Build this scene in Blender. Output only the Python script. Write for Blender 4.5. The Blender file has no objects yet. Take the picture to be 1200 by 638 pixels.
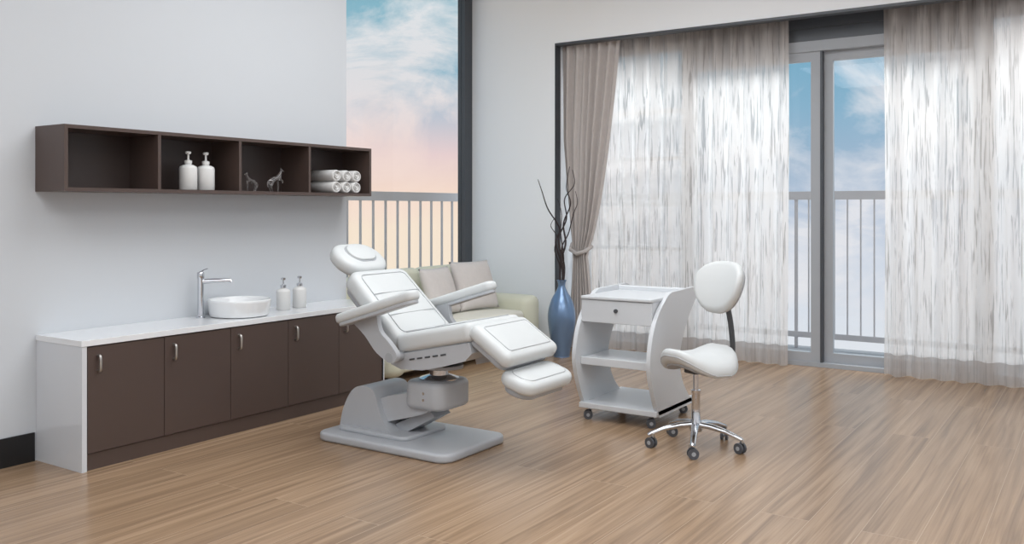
import bpy, bmesh, math, random
from mathutils import Vector, Matrix
random.seed(4)
scn = bpy.context.scene
scn.view_settings.view_transform = 'Standard'
COL = scn.collection
def srgb(r,g,b):
    f=lambda c:(c/255/12.92) if c/255<=0.04045 else ((c/255+0.055)/1.055)**2.4
    return (f(r),f(g),f(b),1)

# ---------------- materials ----------------
def mat(name,col,rough=0.5,metal=0.0,var=0.04,scale=6,coat=0.0,bump=0.0,bscale=200,trans=0.0):
    m=bpy.data.materials.new(name); m.use_nodes=True
    nt=m.node_tree; b=nt.nodes['Principled BSDF']
    b.inputs['Roughness'].default_value=rough
    b.inputs['Metallic'].default_value=metal
    b.inputs['Coat Weight'].default_value=coat
    b.inputs['Transmission Weight'].default_value=trans
    tc=nt.nodes.new('ShaderNodeTexCoord')
    n=nt.nodes.new('ShaderNodeTexNoise'); n.inputs['Scale'].default_value=scale
    nt.links.new(tc.outputs['Object'],n.inputs['Vector'])
    r=nt.nodes.new('ShaderNodeValToRGB')
    c=col
    r.color_ramp.elements[0].color=(c[0]*(1-var),c[1]*(1-var),c[2]*(1-var),1)
    r.color_ramp.elements[1].color=(min(1,c[0]*(1+var)),min(1,c[1]*(1+var)),min(1,c[2]*(1+var)),1)
    nt.links.new(n.outputs['Fac'],r.inputs['Fac']); nt.links.new(r.outputs['Color'],b.inputs['Base Color'])
    if bump>0:
        n2=nt.nodes.new('ShaderNodeTexNoise'); n2.inputs['Scale'].default_value=bscale
        nt.links.new(tc.outputs['Object'],n2.inputs['Vector'])
        bp=nt.nodes.new('ShaderNodeBump'); bp.inputs['Strength'].default_value=bump; bp.inputs['Distance'].default_value=0.002
        nt.links.new(n2.outputs['Fac'],bp.inputs['Height']); nt.links.new(bp.outputs['Normal'],b.inputs['Normal'])
    return m
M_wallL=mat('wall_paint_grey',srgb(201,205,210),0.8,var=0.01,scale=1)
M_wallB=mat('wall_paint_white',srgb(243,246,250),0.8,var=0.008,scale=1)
M_ceil=mat('ceiling_paint',srgb(240,240,240),0.9,var=0.01)
M_black=mat('black_trim',srgb(18,18,20),0.4)
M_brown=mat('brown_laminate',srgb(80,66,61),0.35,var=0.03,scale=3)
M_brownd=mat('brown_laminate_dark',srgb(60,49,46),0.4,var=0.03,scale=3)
M_white=mat('white_stone',srgb(230,232,235),0.12,var=0.015,scale=4,coat=0.3)
M_panel=mat('white_gloss_panel',srgb(210,213,218),0.15,var=0.015,coat=0.3)
M_ceramic=mat('ceramic',srgb(226,228,230),0.12,coat=0.4,var=0.01)
M_chrome=mat('chrome',srgb(205,207,212),0.1,1.0,var=0.01)
M_steel=mat('brushed_steel',srgb(190,188,184),0.3,1.0,var=0.03)
M_uph=mat('light_grey_upholstery',srgb(204,207,208),0.45,var=0.012,bump=0.12,bscale=350)
M_seam=mat('upholstery_seam',srgb(178,180,183),0.6,var=0.01)
M_plastic=mat('grey_plastic',srgb(166,169,174),0.4,var=0.01)
M_plasticl=mat('light_plastic',srgb(181,184,189),0.35,var=0.01)
M_dark=mat('dark_plastic',srgb(70,72,76),0.45)
M_wheel=mat('caster_rubber',srgb(78,80,86),0.5)
M_trolley=mat('trolley_lacquer',srgb(207,210,214),0.3,var=0.01)
M_cream=mat('cream_leather',srgb(216,216,197),0.5,var=0.02,bump=0.2,bscale=120)
M_creamw=mat('seat_fabric',srgb(226,224,213),0.7,var=0.02)
M_pillow=mat('pillow_fabric',srgb(212,206,203),0.85,var=0.05,scale=30,bump=0.4,bscale=300)
M_bluev=mat('blue_glaze',srgb(112,140,176),0.28,0.55,var=0.08,scale=8,coat=0.5)
M_twig=mat('twig_bark',srgb(48,38,40),0.7,var=0.2,scale=60)
M_bottle=mat('bottle_plastic',srgb(215,215,214),0.3,var=0.01)
M_towel=mat('towel_cotton',srgb(216,215,214),0.95,var=0.05,scale=60,bump=0.8,bscale=500)
M_frame=mat('window_aluminium',srgb(168,172,178),0.45,0.0,var=0.02)
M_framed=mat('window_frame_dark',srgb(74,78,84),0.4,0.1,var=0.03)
M_rail=mat('railing_paint',srgb(196,193,196),0.5,var=0.02)
M_conc=mat('balcony_concrete',srgb(150,151,155),0.8,var=0.06,scale=12)
M_drape=mat('taupe_drape',srgb(196,189,186),0.9,var=0.06,scale=20)
M_fig=mat('smoky_crystal',srgb(185,180,180),0.04,0.0,var=0.05,trans=0.85)

def wood():
    m=bpy.data.materials.new('oak_floor'); m.use_nodes=True; nt=m.node_tree; L=nt.links; N=nt.nodes
    b=N['Principled BSDF']; tc=N.new('ShaderNodeTexCoord')
    mp=N.new('ShaderNodeMapping'); mp.inputs['Rotation'].default_value=(0,0,math.radians(90))
    L.new(tc.outputs['Object'],mp.inputs['Vector'])
    br=N.new('ShaderNodeTexBrick'); br.offset=0.37; br.inputs['Scale'].default_value=1
    br.inputs['Brick Width'].default_value=3.2; br.inputs['Row Height'].default_value=0.24
    br.inputs['Mortar Size'].default_value=0.0014; br.inputs['Mortar Smooth'].default_value=0.4
    br.inputs['Color1'].default_value=(0,0,0,1); br.inputs['Color2'].default_value=(1,1,1,1); br.inputs['Mortar'].default_value=(.5,.5,.5,1)
    L.new(mp.outputs['Vector'],br.inputs['Vector'])
    sc=N.new('ShaderNodeVectorMath'); sc.operation='SCALE'; sc.inputs['Scale'].default_value=7.3
    L.new(br.outputs['Color'],sc.inputs[0])
    ad=N.new('ShaderNodeVectorMath'); ad.operation='ADD'
    L.new(tc.outputs['Object'],ad.inputs[0]); L.new(sc.outputs[0],ad.inputs[1])
    m2=N.new('ShaderNodeMapping'); m2.inputs['Scale'].default_value=(16,0.5,1); L.new(ad.outputs[0],m2.inputs['Vector'])
    n1=N.new('ShaderNodeTexNoise'); n1.inputs['Scale'].default_value=1.3; n1.inputs['Detail'].default_value=6; n1.inputs['Distortion'].default_value=1.0
    L.new(m2.outputs['Vector'],n1.inputs['Vector'])
    m3=N.new('ShaderNodeMapping'); m3.inputs['Scale'].default_value=(130,1.8,1); L.new(ad.outputs[0],m3.inputs['Vector'])
    n2=N.new('ShaderNodeTexNoise'); n2.inputs['Scale'].default_value=1; n2.inputs['Detail'].default_value=3
    L.new(m3.outputs['Vector'],n2.inputs['Vector'])
    r=N.new('ShaderNodeValToRGB'); e=r.color_ramp.elements
    e[0].position=0.28; e[0].color=srgb(131,107,85); e[1].position=0.74; e[1].color=srgb(178,151,124)
    x=e.new(0.5); x.color=srgb(157,130,104)
    L.new(n1.outputs['Fac'],r.inputs['Fac'])
    mx=N.new('ShaderNodeMix'); mx.data_type='RGBA'; mx.blend_type='MULTIPLY'; mx.inputs['Factor'].default_value=0.5
    r2=N.new('ShaderNodeValToRGB'); r2.color_ramp.elements[0].position=0.3; r2.color_ramp.elements[0].color=(.68,.66,.64,1); r2.color_ramp.elements[1].position=0.62; r2.color_ramp.elements[1].color=(1,1,1,1)
    L.new(n2.outputs['Fac'],r2.inputs['Fac']); L.new(r.outputs['Color'],mx.inputs['A']); L.new(r2.outputs['Color'],mx.inputs['B'])
    hs=N.new('ShaderNodeHueSaturation'); L.new(mx.outputs['Result'],hs.inputs['Color'])
    mr=N.new('ShaderNodeMapRange'); mr.inputs['To Min'].default_value=0.96; mr.inputs['To Max'].default_value=1.04
    L.new(br.outputs['Color'],mr.inputs['Value']); L.new(mr.outputs[0],hs.inputs['Value'])
    mm=N.new('ShaderNodeMix'); mm.data_type='RGBA'; L.new(br.outputs['Fac'],mm.inputs['Factor']); L.new(hs.outputs['Color'],mm.inputs['A']); mm.inputs['B'].default_value=srgb(190,167,142)
    L.new(mm.outputs['Result'],b.inputs['Base Color'])
    b.inputs['Roughness'].default_value=0.26
    bp=N.new('ShaderNodeBump'); bp.inputs['Strength'].default_value=0.1; bp.inputs['Distance'].default_value=0.002
    L.new(n2.outputs['Fac'],bp.inputs['Height']); L.new(bp.outputs['Normal'],b.inputs['Normal'])
    return m
M_wood=wood()

def sheer():
    m=bpy.data.materials.new('sheer_voile'); m.use_nodes=True; nt=m.node_tree; L=nt.links; N=nt.nodes
    N.remove(N['Principled BSDF']); out=N['Material Output']; tc=N.new('ShaderNodeTexCoord')
    mp=N.new('ShaderNodeMapping'); mp.inputs['Scale'].default_value=(62,10,2.4); L.new(tc.outputs['Object'],mp.inputs['Vector'])
    n=N.new('ShaderNodeTexNoise'); n.inputs['Scale'].default_value=1; n.inputs['Detail'].default_value=3; n.inputs['Distortion'].default_value=0.7
    L.new(mp.outputs['Vector'],n.inputs['Vector'])
    r=N.new('ShaderNodeValToRGB'); r.color_ramp.elements[0].position=0.36; r.color_ramp.elements[0].color=(0,0,0,1)
    r.color_ramp.elements[1].position=0.47; r.color_ramp.elements[1].color=(1,1,1,1)
    L.new(n.outputs['Fac'],r.inputs['Fac'])
    sx=N.new('ShaderNodeSeparateXYZ'); L.new(tc.outputs['Object'],sx.inputs[0])
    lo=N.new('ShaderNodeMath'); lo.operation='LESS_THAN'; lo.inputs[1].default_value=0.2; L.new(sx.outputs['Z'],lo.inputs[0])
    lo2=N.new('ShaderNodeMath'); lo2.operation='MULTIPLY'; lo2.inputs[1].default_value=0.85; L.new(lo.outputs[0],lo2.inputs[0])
    hi=N.new('ShaderNodeMapRange'); hi.inputs['From Min'].default_value=2.7; hi.inputs['From Max'].default_value=3.15; hi.inputs['To Max'].default_value=0.8; L.new(sx.outputs['Z'],hi.inputs['Value'])  # upper taupe fade: shading at the curtain top put into the colour
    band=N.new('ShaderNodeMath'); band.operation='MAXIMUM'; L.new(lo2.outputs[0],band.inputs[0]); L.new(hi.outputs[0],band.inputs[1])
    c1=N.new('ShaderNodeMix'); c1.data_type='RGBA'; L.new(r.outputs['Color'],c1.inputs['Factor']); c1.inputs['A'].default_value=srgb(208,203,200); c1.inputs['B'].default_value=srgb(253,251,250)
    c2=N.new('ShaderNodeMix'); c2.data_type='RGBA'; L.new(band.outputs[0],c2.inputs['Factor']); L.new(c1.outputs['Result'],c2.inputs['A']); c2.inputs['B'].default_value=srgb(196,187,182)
    d=N.new('ShaderNodeBsdfDiffuse'); t=N.new('ShaderNodeBsdfTranslucent'); tr=N.new('ShaderNodeBsdfTransparent')
    L.new(c2.outputs['Result'],d.inputs['Color']); L.new(c2.outputs['Result'],t.inputs['Color'])
    a=N.new('ShaderNodeMixShader'); a.inputs[0].default_value=0.5; L.new(d.outputs[0],a.inputs[1]); L.new(t.outputs[0],a.inputs[2])
    al=N.new('ShaderNodeMapRange'); al.inputs['To Min'].default_value=0.68; al.inputs['To Max'].default_value=0.85; L.new(r.outputs['Color'],al.inputs['Value'])
    bm_=N.new('ShaderNodeMath'); bm_.operation='MAXIMUM'; L.new(al.outputs[0],bm_.inputs[0])
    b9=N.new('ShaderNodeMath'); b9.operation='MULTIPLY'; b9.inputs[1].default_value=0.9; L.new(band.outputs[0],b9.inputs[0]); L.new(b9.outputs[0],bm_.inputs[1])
    f=N.new('ShaderNodeMixShader'); L.new(bm_.outputs[0],f.inputs[0]); L.new(tr.outputs[0],f.inputs[1]); L.new(a.outputs[0],f.inputs[2])
    L.new(f.outputs[0],out.inputs['Surface'])
    return m
M_sheer=sheer()
def glass():
    m=bpy.data.materials.new('window_glass'); m.use_nodes=True; nt=m.node_tree; L=nt.links; N=nt.nodes
    N.remove(N['Principled BSDF']); out=N['Material Output']
    tr=N.new('ShaderNodeBsdfTransparent'); g=N.new('ShaderNodeBsdfGlossy'); g.inputs['Roughness'].default_value=0.02
    tr.inputs['Color'].default_value=(0.98,0.99,0.99,1)
    mx=N.new('ShaderNodeMixShader'); mx.inputs[0].default_value=0.02
    L.new(tr.outputs[0],mx.inputs[1]); L.new(g.outputs[0],mx.inputs[2]); L.new(mx.outputs[0],out.inputs['Surface'])
    return m
M_glass=glass()

# ---------------- helpers ----------------
def empty(name,loc):
    e=bpy.data.objects.new(name,None); e.empty_display_size=0.1; e.location=loc; COL.objects.link(e); return e
def par(o,p):
    if p is not None:
        o.parent=p; o.matrix_parent_inverse=Matrix.Translation(-Vector(p.location))
def finish(bm,name,m,parent=None,smooth=False,ang=None):
    bmesh.ops.recalc_face_normals(bm,faces=bm.faces)
    me=bpy.data.meshes.new(name); bm.to_mesh(me); bm.free()
    me.materials.append(m)
    if smooth:
        for p in me.polygons: p.use_smooth=True
        if ang: 
            try: me.set_sharp_from_angle(angle=math.radians(ang))
            except Exception: pass
    o=bpy.data.objects.new(name,me); COL.objects.link(o); par(o,parent); return o
def addbox(bm,x0,x1,y0,y1,z0,z1,mx=None):
    vs=[bm.verts.new((x,y,z)) for x in (x0,x1) for y in (y0,y1) for z in (z0,z1)]
    if mx is not None:
        for v in vs: v.co=mx@v.co
    q=[(0,1,3,2),(4,6,7,5),(0,4,5,1),(2,3,7,6),(0,2,6,4),(1,5,7,3)]
    for f in q: bm.faces.new([vs[i] for i in f])
def boxes(name,lst,m,parent=None,bevel=0.0,mx=None):
    bm=bmesh.new()
    for b in lst: addbox(bm,*b,mx=mx)
    if bevel>0:
        bmesh.ops.bevel(bm,geom=bm.edges[:],offset=bevel,segments=2,affect='EDGES',profile=0.5)
    return finish(bm,name,m,parent)
def box(name,x0,x1,y0,y1,z0,z1,m,parent=None,bevel=0.0): return boxes(name,[(x0,x1,y0,y1,z0,z1)],m,parent,bevel)
def ring_loft(bm,rings,cap=True):
    vr=[[bm.verts.new(p) for p in r] for r in rings]
    n=len(rings[0])
    for a,b in zip(vr[:-1],vr[1:]):
        for i in range(n): bm.faces.new((a[i],a[(i+1)%n],b[(i+1)%n],b[i]))
    if cap: bm.faces.new(vr[0][::-1]); bm.faces.new(vr[-1])
def addtube(bm,pts,rad,n=12,flat=1.0):
    pts=[Vector(p) for p in pts]
    if not isinstance(rad,(list,tuple)): rad=[rad]*len(pts)
    rings=[]; up=None
    for i,p in enumerate(pts):
        t=(pts[min(i+1,len(pts)-1)]-pts[max(i-1,0)]).normalized()
        if up is None:
            up=Vector((0,0,1)) if abs(t.z)<0.9 else Vector((0,1,0))
        s=t.cross(up).normalized(); up=s.cross(t).normalized()
        rings.append([p+(s*math.cos(2*math.pi*k/n)+up*math.sin(2*math.pi*k/n)*flat)*rad[i] for k in range(n)])
    ring_loft(bm,rings)
def tube(name,pts,rad,m,parent=None,n=14,flat=1.0):
    bm=bmesh.new(); addtube(bm,pts,rad,n,flat); return finish(bm,name,m,parent,True,50)
def catmull(P,k=8,closed=False):
    P=[Vector(p) for p in P]; out=[]; n=len(P)
    rng=range(n if closed else n-1)
    for i in rng:
        if closed: a,b,c,d=P[(i-1)%n],P[i],P[(i+1)%n],P[(i+2)%n]
        else: a,b,c,d=P[max(i-1,0)],P[i],P[i+1],P[min(i+2,n-1)]
        for j in range(k):
            t=j/k
            out.append(0.5*((2*b)+(c-a)*t+(2*a-5*b+4*c-d)*t*t+(3*b-a-3*c+d)*t**3))
    if not closed: out.append(P[-1])
    return out
def revolve(name,prof,c,m,parent=None,n=40,ang=40):
    bm=bmesh.new(); c=Vector(c)
    rings=[[c+Vector((max(r,1e-4)*math.cos(2*math.pi*k/n),max(r,1e-4)*math.sin(2*math.pi*k/n),z)) for k in range(n)] for r,z in prof]
    ring_loft(bm,rings); return finish(bm,name,m,parent,True,ang)
def rr(L,W,r,seg=6):
    r=max(min(r,L/2-1e-4,W/2-1e-4),1e-4); pts=[]
    for cx,cy,a0 in ((L/2-r,W/2-r,0),(-L/2+r,W/2-r,90),(-L/2+r,-W/2+r,180),(L/2-r,-W/2+r,270)):
        for k in range(seg+1):
            a=math.radians(a0+90*k/seg); pts.append((cx+r*math.cos(a),cy+r*math.sin(a)))
    return pts
def slab(name,L,W,T,rc,re,mx,m,parent=None,crown=0.0,wf=None,zf=None,es=4,crs=6):
    bm=bmesh.new(); layers=[]
    for k in range(es+1):
        a=math.pi/2*k/es; layers.append((re*(1-math.sin(a)),-T/2+re*(1-math.cos(a))))
    for k in range(es+1):
        a=math.pi/2*k/es; layers.append((re*(1-math.cos(a)),T/2-re*(1-math.sin(a))))
    mi=min(L,W)/2
    for k in range(1,crs+1):
        t=k/crs; layers.append((re+(mi*0.93-re)*t,T/2+crown*(1-(1-t)**2)))
    rings=[]
    for ins,z in layers:
        ring=[]
        for x,y in rr(L-2*ins,W-2*ins,max(rc-ins,0.004)):
            y2=y*(wf(x/(L/2)) if wf else 1); z2=z+(zf(x,y2) if zf else 0)
            ring.append(mx@Vector((x,y2,z2)))
        rings.append(ring)
    ring_loft(bm,rings); return finish(bm,name,m,parent,True,60)
def piping(name,L,W,rc,z,mx,m,parent,r=0.004,wf=None,zf=None):
    pts=rr(L,W,rc,8); P=[]
    for x,y in pts:
        y2=y*(wf(x/(L/2)) if wf else 1); P.append(mx@Vector((x,y2,z+(zf(x,y2) if zf else 0))))
    P.append(P[0]); return tube(name,P,r,m,parent,8)
def axz(A,B,yc):
    a=Vector((A[0],yc,A[1])); b=Vector((B[0],yc,B[1])); x=(b-a).normalized(); y=Vector((0,1,0)); z=x.cross(y)
    M=Matrix((x,y,z)).transposed().to_4x4(); M.translation=(a+b)/2
    return M,(b-a).length
def extr(name,pts,axis,a0,a1,m,parent=None,bevel=0.004,smooth=True):
    bm=bmesh.new()
    def P(p,a):
        if axis=='y': return (p[0],a,p[1])
        if axis=='x': return (a,p[0],p[1])
        return (p[0],p[1],a)
    ring_loft(bm,[[P(p,a0) for p in pts],[P(p,a1) for p in pts]])
    if bevel>0:
        ed=[e for e in bm.edges if len(e.link_faces)==2 and e.calc_face_angle(0)>0.6]
        bmesh.ops.bevel(bm,geom=ed,offset=bevel,segments=2,affect='EDGES',profile=0.5)
    return finish(bm,name,m,parent,smooth,35)
def sm2(pts,k=5): return [(v.x,v.y) for v in catmull([(a,b,0) for a,b in pts],k)]
def pillow(name,c,w,h,t,rot,m):
    bm=bmesh.new(); n=18; M=Matrix.Translation(c)@rot.to_4x4()
    for s in (1,-1):
        g=[[None]*(n+1) for _ in range(n+1)]
        for i in range(n+1):
            for j in range(n+1):
                u=-1+2*i/n; v=-1+2*j/n
                x=u*w/2*(1-0.05*(1-v*v)*(abs(u)**4)); y=v*h/2*(1-0.05*(1-u*u)*(abs(v)**4))
                z=s*t/2*((1-u**4)*(1-v**4))**0.5*(0.75+0.25*(1-u*u)*(1-v*v))
                z+=0.006*math.sin(7*u+3*v)*(1-u*u)*(1-v*v)
                g[i][j]=bm.verts.new(M@Vector((x,y,z)))
        for i in range(n):
            for j in range(n): bm.faces.new((g[i][j],g[i+1][j],g[i+1][j+1],g[i][j+1]))
    bmesh.ops.remove_doubles(bm,verts=bm.verts,dist=1e-4)
    return finish(bm,name,m,None,True)

# ---------------- room shell ----------------
WX=-5.33; CH=4.0
box('floor',-6.2,3.1,-2.1,8.9,-0.12,0,M_wood)
box('ceiling',-6.3,3.1,-2.1,8.9,CH,CH+0.1,M_ceil)
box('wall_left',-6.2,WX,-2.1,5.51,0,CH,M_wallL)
box('baseboard_left',WX,WX+0.012,-2.0,2.88,0,0.17,M_black)
boxes('wall_back',[(-6.2,-4.96,8.3,8.9,0,CH),(-4.96,3.1,8.3,8.4,3.28,CH),(-4.96,3.1,8.4,8.68,3.62,CH)],M_wallB)
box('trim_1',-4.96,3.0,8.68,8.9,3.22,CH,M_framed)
boxes('trim_and_shade_strip',[(-4.96,3.0,8.296,8.40,3.255,3.28),(-4.96,-4.95,8.296,8.40,0,3.255)],M_framed)  # dark header edge; left strip is reveal shading built as a dark box
box('wall_right',3.0,3.1,-2.1,8.3,0,CH,M_wallB)
box('wall_near',WX,3.0,-2.1,-2.0,0,CH,M_wallB)
w1=empty('window_1',(-6.1,6.9,0))
boxes('frame',[(-6.16,-6.06,8.16,8.3,0,CH),(-6.16,-6.06,5.51,5.6,0,CH),(-6.16,-6.06,5.6,8.16,0,0.1),(-6.16,-6.06,5.6,8.16,3.92,CH)],M_framed,w1)
box('pane',-6.115,-6.105,5.6,8.16,0.1,3.92,M_glass,w1)
def framed(x0,x1,z0,z1,y,st=0.07,d=0.06):
    return [(x0,x0+st,y,y+d,z0,z1),(x1-st,x1,y,y+d,z0,z1),(x0+st,x1-st,y,y+d,z1-st,z1),(x0+st,x1-st,y,y+d,z0,z0+st)]
w2=empty('window_2',(-4.0,8.78,0))
L=framed(-4.96,-3.62,0,3.22,8.74)
for z in (0.55,1.08,1.55,2.03,2.53): L.append((-4.89,-3.69,8.75,8.79,z-0.02,z+0.02))
boxes('frame',L,M_frame,w2)
box('pane',-4.89,-3.69,8.765,8.772,0.07,3.15,M_glass,w2)
d1=empty('door_1',(-2.3,8.78,0))
boxes('sash_left',framed(-3.62,-2.28,0.04,3.0,8.72,0.09,0.05),M_frame,d1)
boxes('sash_right',framed(-2.27,-0.9,0.04,3.0,8.78,0.09,0.05),M_frame,d1)
box('astragal',-2.282,-2.262,8.715,8.78,0.04,3.0,M_framed,d1)
boxes('door_track',[(-3.62,-0.9,8.7,8.86,0,0.04),(-3.62,-0.9,8.7,8.86,3.0,3.1)],M_frame,d1)
box('head_box',-3.62,-0.9,8.7,8.86,3.1,3.22,M_framed,d1)
box('pane_left',-3.53,-2.37,8.742,8.748,0.13,2.91,M_glass,d1)
box('pane_right',-2.18,-0.99,8.802,8.808,0.13,2.91,M_glass,d1)
w3=empty('window_3',(1,8.78,0))
boxes('frame',framed(-0.9,1.0,0,3.22,8.74)+framed(1.0,3.0,0,3.22,8.74),M_frame,w3)
box('pane',-0.83,2.93,8.765,8.772,0.07,3.15,M_glass,w3)
box('curtain_track',-4.95,2.9,8.45,8.59,3.57,3.62,M_framed)
boxes('balcony_floor',[(-7.0,3.0,8.9,10.1,-0.14,-0.02),(-7.0,-6.2,4.0,8.9,-0.14,-0.02)],M_conc)
RZ=1.69
L=[(-6.66,-6.60,5.0,9.95,RZ-0.10,RZ),(-6.64,-6.61,5.0,9.95,0.08,0.12)]
y=5.05
while y<9.9:
    L.append((-6.635,-6.615,y,y+0.02,-0.02 if int(y*5)%7==0 else 0.1,RZ-0.08)); y+=0.2
L+=[(-6.66,3.0,9.9,9.96,RZ-0.09,RZ),(-6.66,3.0,9.91,9.94,0.1,0.16)]
x=-6.5
i=0
while x<3:
    w=0.035 if i%9==0 else 0.014
    L.append((x-w/2,x+w/2,9.92,9.935,-0.02 if i%9==0 else 0.12,RZ-0.07)); x+=0.135; i+=1
boxes('balcony_railing',L,M_rail)

# ---------------- curtains ----------------
def curtain(name,xl,xr,yb,z0,z1,nf,amp,m,nz=40,seed=0,parent=None):
    rnd=random.Random(seed); bm=bmesh.new(); nu=nf*10
    ph=[rnd.uniform(-0.5,0.5) for _ in range(nf+2)]; am=[rnd.uniform(0.6,1.2) for _ in range(nf+2)]
    G=[]
    for j in range(nz+1):
        z=z0+(z1-z0)*j/nz; row=[]
        tt=(z-z0)/(z1-z0)
        for i in range(nu+1):
            u=i/nu; k=u*nf; a=int(k); f=k-a
            A=am[a]*(1-f)+am[a+1]*f; P=ph[a]*(1-f)+ph[a+1]*f
            yy=yb+amp*A*math.sin(2*math.pi*k+P*1.5+0.25*math.sin(3*tt+a))+0.012*math.sin(5*k)
            xx=xl(z)+(xr(z)-xl(z))*u+0.008*math.sin(4*tt+1.7*k)
            row.append(bm.verts.new((xx,yy,z)))
        G.append(row)
    for j in range(nz):
        for i in range(nu): bm.faces.new((G[j][i],G[j][i+1],G[j+1][i+1],G[j+1][i]))
    return finish(bm,name,m,parent,True)
curtain('sheer_curtain',lambda z:-4.9,lambda z:-2.54,8.565,0.01,3.565,14,0.055,M_sheer,seed=1)
curtain('sheer_curtain.001',lambda z:-1.69,lambda z:0.6,8.565,0.01,3.565,13,0.055,M_sheer,seed=2)
dr=empty('drape_curtain',(-4.7,8.46,0))
def xr(z):
    if z>1.04: return -4.66+0.43*((z-1.04)/2.5)**0.62
    return -4.66+0.10*((1.04-z)/1.04)**0.7
def xl(z):
    if z>1.04: return -4.82-0.12*min(1,((z-1.04)/1.2))**0.8
    return -4.82-0.06*((1.04-z)/1.04)
curtain('cloth',xl,xr,8.445,0.01,3.565,7,0.03,M_drape,seed=3,parent=dr)
tube('tieback',[(-4.86,8.5,1.12),(-4.83,8.41,1.06),(-4.74,8.39,1.02),(-4.65,8.41,1.05),(-4.62,8.5,1.1)],0.022,M_drape,dr)

# ---------------- wall shelf ----------------
ws=empty('wall_shelf',(-5.17,4.18,1.6))
y0,y1,z0,z1,xf=2.887,5.476,1.603,1.992,-5.017
WS=WX+0.002
boxes('carcass',[(WS,xf,y0,y1,z0,z0+0.022),(WS,xf,y0,y1,z1-0.022,z1),(WS,xf,y0,y0+0.022,z0+0.022,z1-0.022),(WS,xf,y1-0.022,y1,z0+0.022,z1-0.022)],M_brown,ws)
boxes('dividers',[(WX+0.01,xf-0.003,y-0.011,y+0.011,z0+0.022,z1-0.022) for y in (3.513,4.15,4.80)],M_brown,ws)
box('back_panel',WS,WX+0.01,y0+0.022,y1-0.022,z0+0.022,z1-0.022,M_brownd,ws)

# ---------------- vanity cabinet ----------------
vc=empty('vanity_cabinet',(-5.09,4.17,0))
XF=-4.853; Y0=2.893; Y1=5.45
box('side_panel_left',WS,XF+0.004,Y0,Y0+0.03,0,0.715,M_panel,vc)
box('side_panel_right',WS,XF,Y1-0.03,Y1,0,0.715,M_panel,vc)
box('countertop',WS,XF+0.008,Y0-0.004,Y1+0.004,0.715,0.75,M_white,vc,0.002)
box('body',WS,XF-0.022,Y0+0.03,Y1-0.03,0.0,0.715,M_brownd,vc)
box('plinth',XF-0.022,XF-0.012,Y0+0.03,Y1-0.03,0,0.095,M_brown,vc)
dw=(Y1-Y0-0.045)/5
for i in range(5):
    a=Y0+0.035+dw*i
    box('door_%d'%(i+1),XF-0.02,XF,a+0.002,a+dw-0.002,0.1,0.708,M_brown,vc,0.0015)
    yy=a+0.065
    tube('handle_%d'%(i+1),catmull([(XF,yy,0.655),(XF+0.024,yy,0.65),(XF+0.028,yy,0.61),(XF+0.024,yy,0.57),(XF,yy,0.565)],5),0.0085,M_steel,vc,10)

R=0.215
bs=empty('vessel_sink',(-5.09,4.20,0.75))
revolve('bowl',[(0.0,0.0),(0.18,0.0),(0.198,0.006),(0.206,0.03),(R,0.10),(R,0.112),(R-0.004,0.118),(R-0.012,0.116),(R-0.018,0.105),(0.185,0.04),(0.15,0.022),(0.05,0.015),(0.0,0.014)],(-5.09,4.20,0.75),M_ceramic,bs,56,50)
revolve('drain',[(0,0.014),(0.022,0.015),(0.024,0.019),(0.0,0.021)],(-5.09,4.20,0.75),M_chrome,bs,24)
fx,fy=-5.20,3.96
fc=empty('faucet',(fx,fy,0.75))
revolve('body',[(0,0),(0.03,0),(0.03,0.008),(0.021,0.012),(0.021,0.27),(0.024,0.275),(0.024,0.31),(0.02,0.316),(0,0.316)],(fx,fy,0.75),M_chrome,fc,28)
tube('spout',[(fx,fy,1.0),(fx+0.07,fy+0.06,1.005),(fx+0.15,fy+0.13,1.005),(fx+0.155,fy+0.134,0.995)],[0.017,0.016,0.015,0.013],M_chrome,fc)
tube('lever',[(fx,fy,1.066),(fx-0.01,fy+0.03,1.078),(fx-0.02,fy+0.07,1.085)],[0.009,0.007,0.006],M_chrome,fc,10,0.5)

def dispenser(name,x,y,z,r,h):
    e=empty(name,(x,y,z)); b=h*0.66; mm=M_chrome if z<1 else M_bottle
    revolve('bottle',[(0,0),(r*0.9,0),(r,0.006),(r,b*0.84),(r*0.93,b*0.92),(r*0.6,b*0.98),(r*0.36,b),(r*0.36,b+0.008),(0,b+0.008)],(x,y,z),M_bottle,e,28,60)
    revolve('collar',[(0,b+0.006),(r*0.42,b+0.006),(r*0.42,b+0.026),(r*0.2,b+0.03),(r*0.12,b+0.032),(r*0.12,h-0.016),(0,h-0.016)],(x,y,z),mm,e,20)
    revolve('pump_head',[(0,h-0.018),(r*0.3,h-0.018),(r*0.34,h-0.004),(r*0.2,h),(0,h)],(x,y,z),mm,e,18)
    tube('nozzle',[(x,y,z+h-0.009),(x+0.02,y-0.022,z+h-0.008),(x+0.032,y-0.034,z+h-0.014)],[0.006,0.005,0.004],mm,e,8)
dispenser('soap_dispenser',-5.11,4.62,0.75,0.052,0.24)
dispenser('soap_dispenser.001',-5.13,4.80,0.75,0.052,0.24)
dispenser('soap_dispenser.002',-5.12,3.80,1.625,0.058,0.26)
dispenser('soap_dispenser.003',-5.12,3.94,1.625,0.058,0.26)
bm=bmesh.new()
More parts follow.
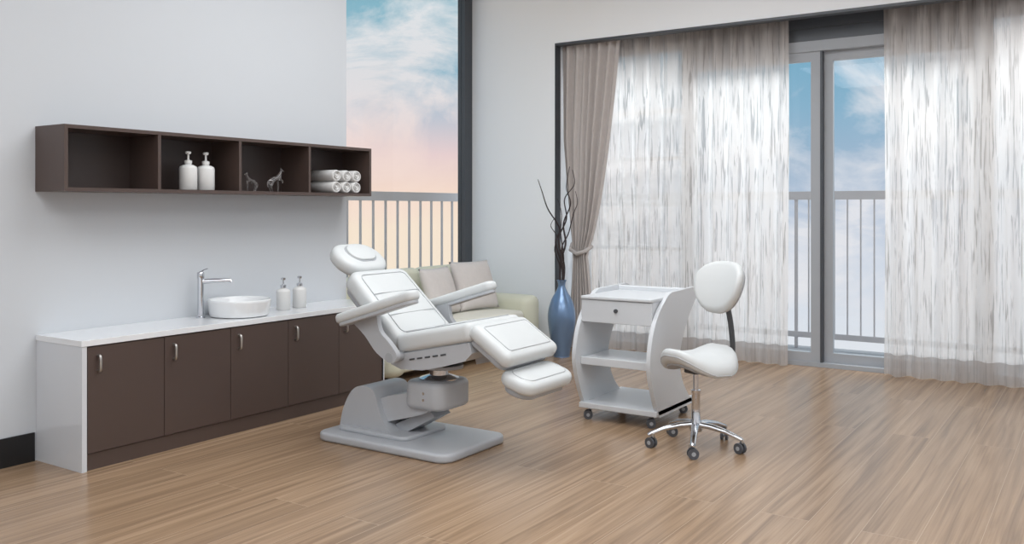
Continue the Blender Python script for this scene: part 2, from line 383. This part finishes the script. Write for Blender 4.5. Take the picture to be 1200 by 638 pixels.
for row in range(2):
    for k in range(3):
        yc=5.10+0.112*k+row*0.004; zc=1.625+0.046+0.09*row; r=0.046
        rings=[]
        for x,s in ((-5.30,0.8),(-5.29,1),(-5.05,1),(-5.038,0.9),(-5.036,0.75),(-5.05,0.68),(-5.05,0.58),(-5.035,0.5),(-5.038,0.4),(-5.05,0.34),(-5.05,0.26),(-5.036,0.2),(-5.036,0.05)):
            rings.append([(x,yc+r*s*1.12*math.cos(2*math.pi*q/28),zc+r*s*math.sin(2*math.pi*q/28)+ (0.004 if s<0.6 else 0)) for q in range(28)])
        ring_loft(bm,rings)
finish(bm,'rolled_towels',M_towel,None,True,50)
def horse(name,x,y,z,s,flip=1):
    V=[(0.00,0,0.30),(0.22,0,0.34),(0.42,0,0.44),(0.50,0,0.62),(0.54,0,0.80),(0.66,0,0.76),(0.74,0,0.70),
       (-0.18,0,0.28),(-0.32,0,0.20),(-0.42,0,0.02),(-0.36,0,-0.2)]
    R=[0.13,0.13,0.12,0.08,0.065,0.05,0.035,0.13,0.05,0.04,0.02]
    E=[(0,1),(1,2),(2,3),(3,4),(4,5),(5,6),(0,7),(7,8),(8,9),(9,10)]
    def leg(root,pts,rs):
        p=root
        for q,r in zip(pts,rs):
            V.append(q);R.append(r);E.append((p,len(V)-1));p=len(V)-1
    for sy in (1,-1):
        leg(7,[(-0.12,0.08*sy,0.12),(-0.22,0.08*sy,-0.10),(-0.16,0.08*sy,-0.36),(-0.10,0.08*sy,-0.38)],[0.09,0.05,0.03,0.035])
    leg(2,[(0.42,0.08,0.28),(0.58,0.08,0.22),(0.56,0.08,0.06)],[0.06,0.04,0.03])
    leg(2,[(0.36,-0.08,0.20),(0.40,-0.08,-0.08),(0.38,-0.08,-0.36),(0.43,-0.08,-0.38)],[0.06,0.04,0.03,0.034])
    V.append((0.48,0.03,0.92));R.append(0.02);E.append((4,len(V)-1))
    me=bpy.data.meshes.new(name)
    vv=[(x+s*a[1], y+flip*s*(a[0]-0.12), z+s*(a[2]+0.405)) for a in V]
    me.from_pydata(vv,E,[]); me.materials.append(M_fig)
    o=bpy.data.objects.new(name,me); COL.objects.link(o)
    sk=o.modifiers.new('skin','SKIN'); sk.use_smooth_shade=True
    for i,r in enumerate(R): me.skin_vertices[0].data[i].radius=(r*s,r*s)
    me.skin_vertices[0].data[0].use_root=True
    sb=o.modifiers.new('sub','SUBSURF'); sb.levels=1; sb.render_levels=2
horse('horse_figurine',-5.13,4.34,1.625,0.105,-1)
horse('horse_figurine.001',-5.13,4.56,1.625,0.135,1)

# ---------------- treatment chair ----------------
tc=empty('treatment_chair',(-3.75,4.48,0)); YC=4.48; W=0.56
slab('base_plate',1.08,0.66,0.055,0.09,0.018,Matrix.Translation((-3.76,YC,0.0275)),M_plasticl,tc,0.0)
slab('base_plinth',0.60,0.44,0.03,0.06,0.012,Matrix.Translation((-3.92,YC,0.067)),M_plasticl,tc)
extr('base_column',sm2([(-4.23,0.06),(-4.20,0.18),(-4.14,0.29),(-4.07,0.345),(-3.97,0.35),(-3.92,0.31),(-3.885,0.22),(-3.84,0.13),(-3.76,0.06)]),'y',4.31,4.65,M_plasticl,tc,0.025)
extr('lift_arm',sm2([(-4.04,0.22),(-3.85,0.30),(-3.62,0.345),(-3.50,0.36),(-3.47,0.30),(-3.50,0.25),(-3.62,0.20),(-3.95,0.11)],4),'y',4.35,4.61,M_plasticl,tc,0.014)
extr('lift_arm_lower',[(-3.9,0.08),(-3.55,0.24),(-3.50,0.2),(-3.72,0.08)],'y',4.40,4.56,M_plastic,tc,0.005)
slab('actuator_housing',0.31,0.34,0.175,0.08,0.035,Matrix.Translation((-3.54,YC,0.34)),M_plasticl,tc,0,es=6)
revolve('lift_collar',[(0,0.41),(0.12,0.41),(0.125,0.435),(0.08,0.45),(0.06,0.455),(0.06,0.53),(0,0.53)],(-3.53,YC,0),M_chrome,tc,32)
for s in (-1,1):
    for z in (0.32,0.36):
        tube('bolt',[(-3.52,YC+s*0.15,z),(-3.52,YC+s*0.173,z)],0.009,M_chrome,tc,14)
skp=[(-3.68,0.60),(-3.40,0.655),(-3.10,0.72),(-3.08,0.66),(-3.13,0.61),(-3.30,0.56),(-3.45,0.525),(-3.62,0.515),(-3.70,0.54)]
extr('seat_skirt',skp,'y',4.215,4.745,M_plasticl,tc,0.014)
for s,yy in ((-1,4.214),(1,4.746)):
    for k in range(5):
        bmx=Matrix.Translation((-3.53+0.06*k,yy,0.585+0.012*k))@Matrix.Rotation(math.radians(-12),4,'Y')
        boxes('vent_%d'%k,[(-0.02,0.02,-0.002,0.002,-0.005,0.005)],M_dark,tc,0.0,bmx)
revolve('swivel_plate',[(0,0.50),(0.13,0.50),(0.13,0.52),(0,0.52)],(-3.50,YC,0),M_plastic,tc,32)
def padset(name,A,B,w,t,rc,inner=0.055,wf=None,crown=0.012,splits=(),shell=True,zf=None):
    M,Ln=axz(A,B,YC)
    slab(name,Ln,w,t,rc,min(0.036,t*0.42),M,M_uph,tc,crown,wf,zf)
    piping(name+'_piping',Ln-2*inner,w-2*inner,max(rc-inner*0.6,0.02),t/2+crown*0.35,M,M_seam,tc,0.003,wf,zf)
    for s in splits:
        x=s*Ln/2; hw=(w/2-inner)
        tube(name+'_seam',[M@Vector((x,yy,t/2+crown*0.9+(-0.3*crown if abs(yy)>hw*0.9 else 0))) for yy in [hw*(-1+2*i/8) for i in range(9)]],0.0025,M_seam,tc,8)
    if shell: slab(name+'_shell',Ln-0.05,w-0.05,0.04,rc,0.012,M@Matrix.Translation((0,0,-t/2-0.012)),M_plastic,tc,0,wf,zf)
    return M,Ln
padset('backrest',(-4.09,1.065),(-3.64,0.655),W,0.115,0.07,wf=lambda u:1.0-0.06*(u<-0.0)*u*u,splits=(-0.25,0.35))
padset('seat',(-3.66,0.665),(-3.08,0.785),W,0.115,0.05,splits=(0.0,))
padset('calf_rest',(-3.10,0.80),(-2.82,0.62),W,0.09,0.05)
padset('foot_rest',(-2.91,0.545),(-2.685,0.47),W*0.96,0.08,0.09,inner=0.045)
M,Ln=axz((-4.345,1.235),(-4.10,1.07),YC)
slab('headrest',Ln,0.42,0.095,0.14,0.038,M,M_uph,tc,0.008)
Mh=M@Matrix.Translation((-0.01,0,0.056))
slab('headrest_insert',0.16,0.23,0.022,0.078,0.008,Mh,M_uph,tc,0.006)
piping('headrest_insert_piping',0.172,0.242,0.084,-0.006,Mh,M_plastic,tc,0.0055)
for s in (-1,1): tube('headrest_rod',[M@Vector((0,0.06*s,-0.04)),M@Vector((0.2,0.06*s,-0.055))],0.009,M_chrome,tc,10)
for s,ya in (('near',4.08),('far',4.88)):
    Ma,La=axz((-4.0,0.81),(-3.38,1.0),ya)
    wfa=lambda u:1.0-0.16*u
    slab('armrest_pad_'+s,La,0.125,0.062,0.055,0.024,Ma,M_uph,tc,0.004,wf=wfa)
    slab('armrest_tray_'+s,La-0.03,0.11,0.022,0.05,0.006,Ma@Matrix.Translation((0,0,-0.038)),M_plasticl,tc,wf=wfa)
    sg=1 if s=='near' else -1
    yi=ya+sg*0.045
    arm=sm2([(-3.93,0.80),(-3.82,0.72),(-3.72,0.62),(-3.60,0.57),(-3.56,0.62),(-3.62,0.69),(-3.70,0.76),(-3.72,0.855)],4)
    extr('armrest_bracket_'+s,arm,'y',yi-0.018,yi+0.018,M_plasticl,tc,0.007)
    tube('armrest_pivot_'+s,[(-3.62,yi-sg*0.02,0.60),(-3.62,YC-sg*0.25,0.60)],0.03,M_plastic,tc,20)
extr('leg_link',[(-3.2,0.62),(-3.0,0.68),(-2.86,0.56),(-2.76,0.47),(-2.78,0.44),(-2.90,0.49),(-3.03,0.60),(-3.18,0.56)],'y',4.40,4.56,M_plastic,tc,0.006)

# ---------------- casters ----------------
def caster(parent,x,y,ang,r=0.03,top=0.09):
    M=Matrix.Translation((x,y,0))@Matrix.Rotation(ang,4,'Z')
    for s in (-1,1):
        tube('caster_wheel',[M@Vector((0,s*0.008,r)),M@Vector((0,s*0.022,r))],r,M_wheel,parent,24)
    tube('caster_hub',[M@Vector((0,-0.024,r)),M@Vector((0,0.024,r))],r*0.4,M_plastic,parent,16)
    tube('caster_fork',[M@Vector((0,0,r)),M@Vector((0.008,0,r*1.9)),M@Vector((0.018,0,r*2.2))],[0.007,0.012,0.012],M_wheel,parent,10)
    tube('caster_stem',[M@Vector((0.016,0,r*2.0)),M@Vector((0.016,0,top))],0.008,M_steel,parent,10)

# ---------------- trolley ----------------
tr=empty('utility_trolley',(-2.85,5.85,0))
XA,XB=-3.12,-2.58
fr=[(5.66,0.075),(5.585,0.2),(5.52,0.36),(5.505,0.48),(5.55,0.65),(5.64,0.78),(5.78,0.885),(5.86,0.915)]
bk=[(6.30,0.925),(6.36,0.905),(6.33,0.865),(6.17,0.72),(6.04,0.55),(6.0,0.42),(6.05,0.27),(6.16,0.15),(6.28,0.075)]
side=sm2(fr)+sm2(bk)
extr('side_panel_left',side,'x',XA-0.03,XA,M_trolley,tr,0.006)
extr('side_panel_right',side,'x',XB,XB+0.03,M_trolley,tr,0.006)
box('bottom_shelf',XA-0.03,XB+0.03,5.60,6.26,0.085,0.125,M_trolley,tr,0.006)
box('middle_shelf',XA,XB,5.58,6.02,0.42,0.45,M_trolley,tr,0.004)
box('shelf_lip',XA,XB,5.575,5.59,0.40,0.455,M_trolley,tr,0.004)
box('top_shelf',XA-0.005,XB+0.005,5.585,6.2,0.862,0.885,M_trolley,tr,0.006)
box('drawer_box',XA+0.005,XB-0.005,5.62,6.05,0.705,0.862,M_trolley,tr,0.003)
box('drawer_front',XA-0.005,XB-0.002,5.595,5.618,0.70,0.858,M_trolley,tr,0.004)
tube('drawer_lock',[(-2.85,5.597,0.79),(-2.85,5.583,0.79)],0.014,M_dark,tr,16)
tube('rear_rail',[(XA,6.18,0.905),(XB,6.18,0.905)],0.016,M_trolley,tr)
box('rear_board',XA,XB,6.16,6.175,0.72,0.90,M_trolley,tr,0.003)
for x in (XA+0.02,XB-0.03):
    for y in (5.65,6.2): caster(tr,x,y,0.5,0.032,0.09)

# ---------------- saddle stool ----------------
SX,SY=-2.167,5.354
st=empty('saddle_stool',(SX,SY,0))
Rv=Vector((0.833,0.553,0)); Fv=Vector((-0.553,0.833,0))
revolve('hub',[(0,0.10),(0.035,0.10),(0.042,0.115),(0.038,0.16),(0.028,0.175),(0.026,0.24),(0.0,0.24)],(SX,SY,0),M_chrome,st,28)
revolve('gas_column',[(0,0.2),(0.026,0.2),(0.026,0.34),(0.03,0.345),(0.03,0.36),(0.017,0.362),(0.017,0.49),(0,0.49)],(SX,SY,0),M_chrome,st,24)
for k in range(5):
    th=math.radians(-105+72*k); dv=(Rv*math.cos(th)+Fv*math.sin(th)).normalized()
    c=Vector((SX,SY,0))
    tube('leg_%d'%(k+1),[c+dv*0.02+Vector((0,0,0.145)),c+dv*0.1+Vector((0,0,0.14)),c+dv*0.2+Vector((0,0,0.12)),c+dv*0.29+Vector((0,0,0.088)),c+dv*0.305+Vector((0,0,0.08))],[0.026,0.024,0.02,0.017,0.012],M_chrome,st,14,0.75)
    p=c+dv*0.285; caster(st,p.x,p.y,th*1.7+0.6,0.033,0.09)
fdir=Vector((-0.368,-0.928,0)).normalized(); ldir=Vector((0,0,1)).cross(fdir)
def SM(f,l,z,pitch=0):
    M=Matrix((fdir,ldir,Vector((0,0,1)))).transposed().to_4x4(); M.translation=Vector((SX,SY,0))+fdir*f+ldir*l+Vector((0,0,z))
    return M@Matrix.Rotation(pitch,4,'Y')
wfs=lambda u:1-0.30*max(u,0)**1.4
zfs=lambda x,y:1.0*x*x-1.35*y*y
slab('seat',0.45,0.46,0.085,0.17,0.038,SM(-0.01,0,0.555),M_uph,st,0.008,wf=wfs,zf=zfs)
slab('seat_base',0.34,0.32,0.02,0.13,0.006,SM(0.0,0,0.51),M_plastic,st,0,zf=zfs)
slab('seat_mechanism',0.2,0.12,0.035,0.03,0.008,SM(-0.04,0,0.485),M_dark,st)
piping('seat_piping',0.447,0.457,0.168,-0.012,SM(-0.01,0,0.555),M_seam,st,0.004,wf=wfs,zf=zfs)
def SP(f,l,z): return Vector((SX,SY,0))+fdir*f+ldir*l+Vector((0,0,z))
tube('back_bar',catmull([SP(-0.06,0,0.48),SP(-0.24,0,0.475),SP(-0.32,0,0.50),SP(-0.34,0,0.60),SP(-0.32,0,0.76),SP(-0.285,0,0.90),SP(-0.29,0,0.99)],6),0.013,M_dark,st,12,1.7)
tube('back_bar_knob',[SP(-0.31,0.05,0.475),SP(-0.31,-0.06,0.475)],0.018,M_dark,st,16)
tube('lever',[SP(-0.02,0.05,0.49),SP(-0.02,0.2,0.475)],0.006,M_dark,st,8)
Mbk=SM(-0.235,0,0.995,math.radians(69))
zb=lambda x,y:1.3*y*y
wb=lambda u:1-0.12*u
slab('backrest',0.35,0.38,0.075,0.165,0.036,Mbk,M_uph,st,0.01,wf=wb,zf=zb)
slab('backrest_shell',0.31,0.34,0.02,0.145,0.008,Mbk@Matrix.Translation((0,0,-0.042)),M_plastic,st,0,wf=wb,zf=zb)

# ---------------- sofa ----------------
so=empty('sofa',(-5.5,6.85,0))
def cush(name,x0,x1,y0,y1,z0,z1,r,m,crown=0.0,rx=0):
    M=Matrix.Translation(((x0+x1)/2,(y0+y1)/2,(z0+z1)/2))@Matrix.Rotation(rx,4,'Y')
    return slab(name,x1-x0,y1-y0,z1-z0,r*1.5,r,M,m,so,crown)
cush('base',-5.92,-5.06,5.74,8.06,0.08,0.30,0.03,M_cream)
cush('seat_cushion_1',-5.78,-5.03,5.98,6.90,0.28,0.45,0.05,M_creamw,0.02)
cush('seat_cushion_2',-5.78,-5.03,6.91,7.84,0.28,0.45,0.05,M_creamw,0.02)
cush('arm_left',-5.96,-5.0,5.70,5.96,0.06,0.58,0.08,M_cream)
cush('arm_right',-5.96,-5.0,7.86,8.12,0.06,0.59,0.08,M_cream)
cush('back',-6.0,-5.76,5.80,8.06,0.2,0.86,0.08,M_cream)
for i,(a,b) in enumerate(((6.0,6.9),(6.92,7.82))):
    cush('back_cushion_%d'%(i+1),-5.82,-5.62,a,b,0.45,0.92,0.07,M_cream,0,math.radians(-8))
for x in (-5.88,-5.12):
    for y in (5.8,8.0): tube('foot',[(x,y,0),(x,y,0.09)],[0.02,0.028],M_dark,so,14)
def prot(tilt,yaw):
    return (Matrix.Rotation(yaw,3,'Z')@Matrix.Rotation(math.radians(90)-tilt,3,'Y')@Matrix.Rotation(math.radians(90),3,'Z'))
pillow('throw_pillow',(-5.44,6.92,0.70),0.52,0.48,0.17,prot(0.35,0.1),M_pillow)
pillow('throw_pillow.001',(-5.42,7.46,0.72),0.56,0.52,0.17,prot(0.35,-0.15),M_pillow)

# ---------------- vase with branches ----------------
VX,VY=-4.63,7.88
va=empty('floor_vase',(VX,VY,0))
revolve('vase',sm2([(0.0,0),(0.075,0),(0.08,0.012),(0.09,0.06),(0.125,0.24),(0.142,0.38),(0.135,0.48),(0.105,0.58),(0.06,0.66),(0.038,0.71),(0.04,0.75),(0.05,0.775),(0.044,0.775),(0.034,0.75),(0.03,0.70),(0.0,0.66)]),(VX,VY,0),M_bluev,va,48,80)
def branch(pts,r0):
    c=catmull([Vector((VX,VY,0))+Rv*a+Fv*b+Vector((0,0,z)) for a,b,z in pts],8); n=len(c)
    bm=bmesh.new(); addtube(bm,c,[r0*(1-0.75*i/n) for i in range(n)],8); finish(bm,'branch',M_twig,va,True)
branch([(0,0,0.68),(0.01,0,0.9),(-0.06,0.02,1.15),(-0.02,0.02,1.3),(-0.14,0,1.5),(-0.2,0.02,1.68),(-0.24,0.02,1.8)],0.013)
branch([(-0.015,0,0.68),(-0.01,0.02,0.95),(0.04,0,1.15),(0.02,0.02,1.35),(0.09,0,1.55),(0.05,0.01,1.72),(0.08,0,1.93)],0.013)
branch([(0.015,0,0.68),(0.0,-0.02,0.98),(-0.03,0,1.2),(0.05,0.02,1.4),(0.03,0,1.6),(0.13,0.02,1.75),(0.11,0.01,1.9)],0.011)
branch([(0.01,0.01,0.68),(0.03,0.02,0.9),(0.0,0.0,1.1),(0.07,0.02,1.25),(0.12,0.0,1.45),(0.16,0.0,1.56),(0.14,0,1.68)],0.010)
branch([(-0.01,0.01,0.68),(-0.02,0.02,0.92),(-0.07,0.0,1.08),(-0.05,0.02,1.22),(-0.11,0.0,1.33),(-0.06,0,1.42)],0.009)
branch([(0,-0.01,0.68),(0.02,0,1.0),(-0.01,0,1.25),(0.0,0.02,1.45),(-0.04,0.02,1.6)],0.009)

# ---------------- world ----------------
w=bpy.data.worlds.new('sky'); scn.world=w; w.use_nodes=True; nt=w.node_tree; N=nt.nodes; Lk=nt.links
bg=N['Background']; t=N.new('ShaderNodeTexCoord'); sp=N.new('ShaderNodeSeparateXYZ'); Lk.new(t.outputs['Generated'],sp.inputs[0])
mr=N.new('ShaderNodeMapRange'); mr.inputs['From Min'].default_value=-0.2; mr.inputs['From Max'].default_value=0.3; Lk.new(sp.outputs['Z'],mr.inputs['Value'])
def ramp(cols):
    r=N.new('ShaderNodeValToRGB'); e=r.color_ramp.elements
    e[0].position=cols[0][0]; e[0].color=srgb(*cols[0][1]); e[1].position=cols[-1][0]; e[1].color=srgb(*cols[-1][1])
    for p,c in cols[1:-1]: q=e.new(p); q.color=srgb(*c)
    Lk.new(mr.outputs[0],r.inputs['Fac']); return r
warm=ramp([(0.0,(252,238,216)),(0.36,(253,233,212)),(0.44,(250,222,206)),(0.52,(236,210,210)),(0.6,(196,200,212)),(0.7,(156,190,208)),(0.84,(136,184,202)),(1,(120,170,196))])
cool=ramp([(0.0,(240,242,246)),(0.3,(212,219,232)),(0.42,(184,198,218)),(0.5,(160,184,208)),(0.62,(138,180,206)),(0.8,(112,170,198)),(1,(96,156,190))])
mw=N.new('ShaderNodeMapRange'); mw.inputs['From Min'].default_value=-0.38; mw.inputs['From Max'].default_value=-0.56; mw.interpolation_type='SMOOTHSTEP'; Lk.new(sp.outputs['X'],mw.inputs['Value'])
mx=N.new('ShaderNodeMix'); mx.data_type='RGBA'; Lk.new(mw.outputs[0],mx.inputs['Factor']); Lk.new(cool.outputs['Color'],mx.inputs['A']); Lk.new(warm.outputs['Color'],mx.inputs['B'])
mp=N.new('ShaderNodeMapping'); mp.inputs['Scale'].default_value=(3.6,3.6,6.5); mp.inputs['Location'].default_value=(0.9,0.4,0.55); mp.inputs['Rotation'].default_value=(0.5,-0.35,0); Lk.new(t.outputs['Generated'],mp.inputs['Vector'])
cn=N.new('ShaderNodeTexNoise'); cn.inputs['Scale'].default_value=1.5; cn.inputs['Detail'].default_value=9; cn.inputs['Roughness'].default_value=0.62; cn.inputs['Distortion'].default_value=0.5; Lk.new(mp.outputs['Vector'],cn.inputs['Vector'])
cr=N.new('ShaderNodeValToRGB'); cr.color_ramp.elements[0].position=0.475; cr.color_ramp.elements[0].color=(0,0,0,1); cr.color_ramp.elements[1].position=0.62; cr.color_ramp.elements[1].color=(1,1,1,1); Lk.new(cn.outputs['Fac'],cr.inputs['Fac'])
wc=ramp([(0.0,(254,240,222)),(0.42,(252,226,212)),(0.54,(246,222,216)),(0.66,(240,232,232)),(1,(246,246,248))])
cc=N.new('ShaderNodeMix'); cc.data_type='RGBA'; Lk.new(mw.outputs[0],cc.inputs['Factor']); cc.inputs['A'].default_value=srgb(238,236,240); Lk.new(wc.outputs['Color'],cc.inputs['B'])
m2=N.new('ShaderNodeMix'); m2.data_type='RGBA'; ml=N.new('ShaderNodeMath'); ml.operation='MULTIPLY'; ml.inputs[1].default_value=0.82; Lk.new(cr.outputs['Color'],ml.inputs[0])
Lk.new(ml.outputs[0],m2.inputs['Factor']); Lk.new(mx.outputs['Result'],m2.inputs['A']); Lk.new(cc.outputs['Result'],m2.inputs['B'])
Lk.new(m2.outputs['Result'],bg.inputs['Color']); bg.inputs['Strength'].default_value=1.0

# ---------------- lights ----------------
def area(name,loc,rot,sx,sy,p,col=(0.95,0.98,1)):
    l=bpy.data.lights.new(name,'AREA'); l.shape='RECTANGLE'; l.size=sx; l.size_y=sy; l.energy=p; l.color=col
    o=bpy.data.objects.new(name,l); o.location=loc; o.rotation_euler=rot; COL.objects.link(o); return o
area('added_overhead_light',(-3.0,4.8,3.95),(0,0,0),2.4,3.2,108)  # unseen lamp, added for soft light from above
area('added_overhead_light.001',(0.8,2.5,3.95),(0,0,0),3.0,5.0,135)  # unseen fill lamp, added to light the scene from the camera side
area('added_overhead_light.002',(-2.5,0.2,3.95),(0,0,0),4.0,3.0,95)  # second added fill from the camera side, no fixture modelled
area('balcony_fill_light',(-1.8,10.3,4.3),(math.radians(-45),0,0),8.0,1.6,290,(1,0.99,0.97))  # unseen lamp added outside to brighten the sheers from behind

# ---------------- camera ----------------
cd=bpy.data.cameras.new('camera'); cam=bpy.data.objects.new('camera',cd); COL.objects.link(cam)
cam.location=(0,0,1.5); cam.rotation_euler=(math.radians(90),0,math.radians(33.6))
cd.sensor_width=36; cd.lens=36*1053/1200; cd.shift_y=-74/1200; cd.clip_start=0.05
scn.camera=cam
